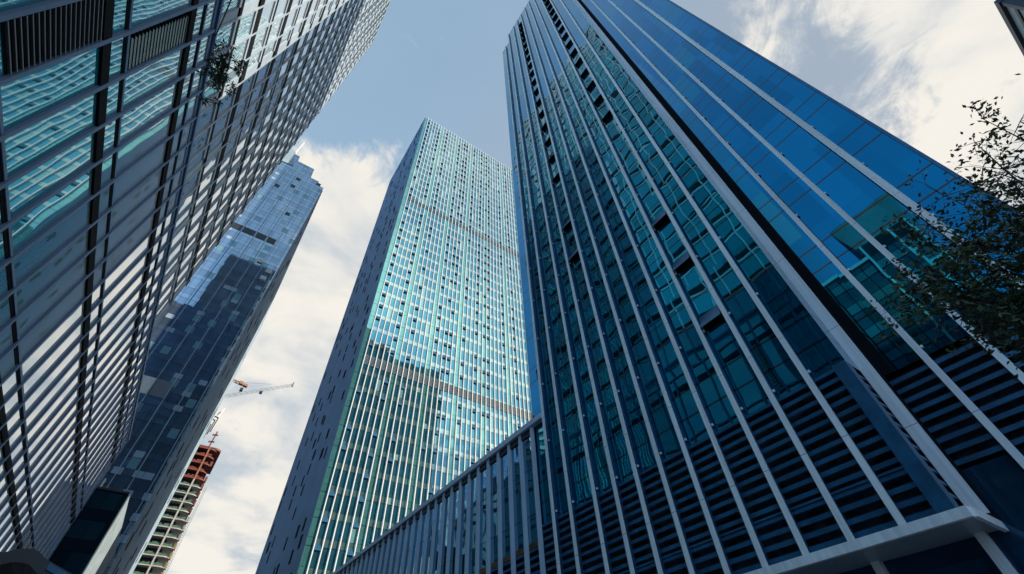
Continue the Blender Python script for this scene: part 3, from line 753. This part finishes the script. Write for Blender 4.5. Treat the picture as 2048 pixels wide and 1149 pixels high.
for ox in (-7.8, -2.4): part('post', MB().box(ox - 0.1, ox + 0.1, 28.3, 28.5, G, 5.0 if ox > -4 else 5.9), M['dark'], CN)


# ------------------------------------------------------------------ trees
def leaf(mb, p, size, d=None, fold=0.25, wk=0.24):
    d = d or Vector((random.gauss(0, 1), random.gauss(0, 1), random.gauss(-0.3, 0.8))).normalized()
    s = d.cross(Vector((random.gauss(0, 1), random.gauss(0, 1), random.gauss(0, 1)))).normalized()
    nn = d.cross(s).normalized()
    p = Vector(p); wd = size * wk
    i = len(mb.v)
    mb.v += [tuple(q) for q in (p, p + d * size * 0.45 + s * wd + nn * wd * fold, p + d * size, p + d * size * 0.45 - s * wd + nn * wd * fold)]
    mb.f += [(i, i + 1, i + 2), (i, i + 2, i + 3)]


def branch(mb, p, q, r0, r1, bend=0.15, n=5):
    p = Vector(p); q = Vector(q); L_ = (q - p).length
    off = Vector((random.gauss(0, 1), random.gauss(0, 1), random.gauss(0, 1))) * L_ * bend * 0.5
    pts = [p.lerp(q, t / n) + off * math.sin(math.pi * t / n) for t in range(n + 1)]
    mb.tube([tuple(a) for a in pts], [r0 + (r1 - r0) * t / n for t in range(n + 1)], 6)
    return pts


T = thing('street_tree', 'dark leafy street tree in front of the blue tower at right', 'tree', (9.6, -2.3, G))
tm = MB(); lm = MB()
branch(tm, (9.6, -2.3, G), (9.5, -2.2, 1.6), 0.17, 0.13, 0.02)
ends = []
tips = [  # direction (y/x, z/x) at distance x of the main limb ends
    (-0.28, 0.835, 9.6), (-0.24, 0.80, 9.4), (-0.21, 0.74, 9.2), (-0.14, 0.735, 9.0), (-0.085, 0.70, 8.8), (-0.06, 0.66, 8.6), (-0.02, 0.62, 8.6), (0.015, 0.60, 8.4),
    (0.03, 0.575, 8.4), (-0.02, 0.55, 8.8), (-0.07, 0.58, 9.2), (-0.12, 0.64, 9.4), (-0.16, 0.67, 9.8), (-0.20, 0.69, 9.9), (-0.25, 0.72, 10.0), (-0.30, 0.78, 10.0), (-0.11, 0.53, 9.6), (-0.15, 0.58, 9.9), (-0.19, 0.62, 10.2), (-0.05, 0.50, 9.4), (-0.09, 0.48, 9.8), (-0.03, 0.46, 9.6)]
crown_c = Vector((9.5, -2.0, 3.2))
for (ry, rz, dd) in tips:
    e = Vector((dd, ry * dd, rz * dd))
    st = Vector((9.5, -2.2, 1.6)).lerp(e, 0.05)
    pts = branch(tm, st, e, 0.045, 0.006, 0.06, 7)
    dense = 1.0 if rz < 0.72 and ry > -0.22 else 0.55
    for k in range(2, 8):
        for _ in range(int((14 if k < 7 else 10) * dense) + 1):
            b = pts[k] + Vector((random.gauss(0, .3), random.gauss(0, .3), random.gauss(0, .26))) * (0.9 if k > 3 else 1.2)
            branch(tm, pts[k], b, 0.006, 0.0025, 0.1, 2)
            for _ in range(random.randint(8, 15) if dense > 0.9 else random.randint(6, 11)):
                leaf(lm, b + Vector((random.gauss(0, .085), random.gauss(0, .085), random.gauss(0, .075))), random.uniform(0.07, 0.135))
part('trunk', tm, M['bark'], T)
part('crown', lm, M['leaf'], T)

T2 = thing('broadleaf_tree', 'single tree branch with palm-shaped leaves hanging before the left office block', 'tree', (-3.2, -4.5, G))
tm = MB(); lm = MB()
sc_ = 11.2
def dr(a): return Vector(a) * sc_
branch(tm, (-3.2, -4.5, G), (-3.6, -3.6, 7.5), 0.16, 0.10, 0.03)
pts = branch(tm, (-3.6, -3.6, 7.5), dr((-0.412, 0.40, 1.30)), 0.07, 0.022, 0.05, 6)
p2 = branch(tm, pts[-1], dr((-0.385, 0.565, 1.15)), 0.022, 0.014, 0.03, 5)
p3 = branch(tm, p2[-1], dr((-0.352, 0.62, 1.075)), 0.010, 0.005, 0.05, 4)
def palm(c, size):
    c = Vector(c)
    ax = Vector((random.gauss(0, .4), random.gauss(0, .4), -1)).normalized()
    e = ax.cross(Vector((1, 0.3, 0))).normalized(); g_ = ax.cross(e)
    for i in range(7):
        an = 2 * math.pi * i / 7 + random.uniform(-.15, .15)
        leaf(lm, c, size * random.uniform(.8, 1.1), (e * math.cos(an) + g_ * math.sin(an) + ax * 0.35).normalized(), wk=0.15)
def pxr(px, py):
    a, b = (px - 1024) / 866.57, (py - 574.5) / 866.57
    return r_ * a + d_ * b + f_
for (px_, py_, nn, sp) in ((432, 95, 3, 4), (428, 118, 4, 8), (452, 108, 7, 7), (447, 126, 8, 9), (436, 140, 9, 9), (424, 150, 8, 9), (440, 160, 9, 9), (455, 168, 7, 8),
                           (428, 168, 3, 6), (480, 132, 6, 6), (466, 128, 3, 5), (412, 197, 3, 4), (430, 200, 3, 3), (470, 172, 2, 4)):
    tgt = pxr(px_, py_); tgt = tgt.normalized() * 13.2
    near = min(p2 + p3, key=lambda q: (q - tgt).length)
    branch(tm, near, tgt, 0.006, 0.003, 0.1, 3)
    for _ in range(nn):
        q = pxr(px_ + random.gauss(0, sp), py_ + random.gauss(0, sp)).normalized() * (13.2 + random.gauss(0, .12))
        palm(q, random.uniform(0.11, 0.17))
for _ in range(90):
    q = Vector((-3.7 + random.gauss(0, 1.0), -3.4 + random.gauss(0, 1.0), 8.6 + random.gauss(0, 0.9))); palm(q, 0.17)
part('trunk', tm, M['bark'], T2)
part('crown', lm, M['leaf2'], T2)
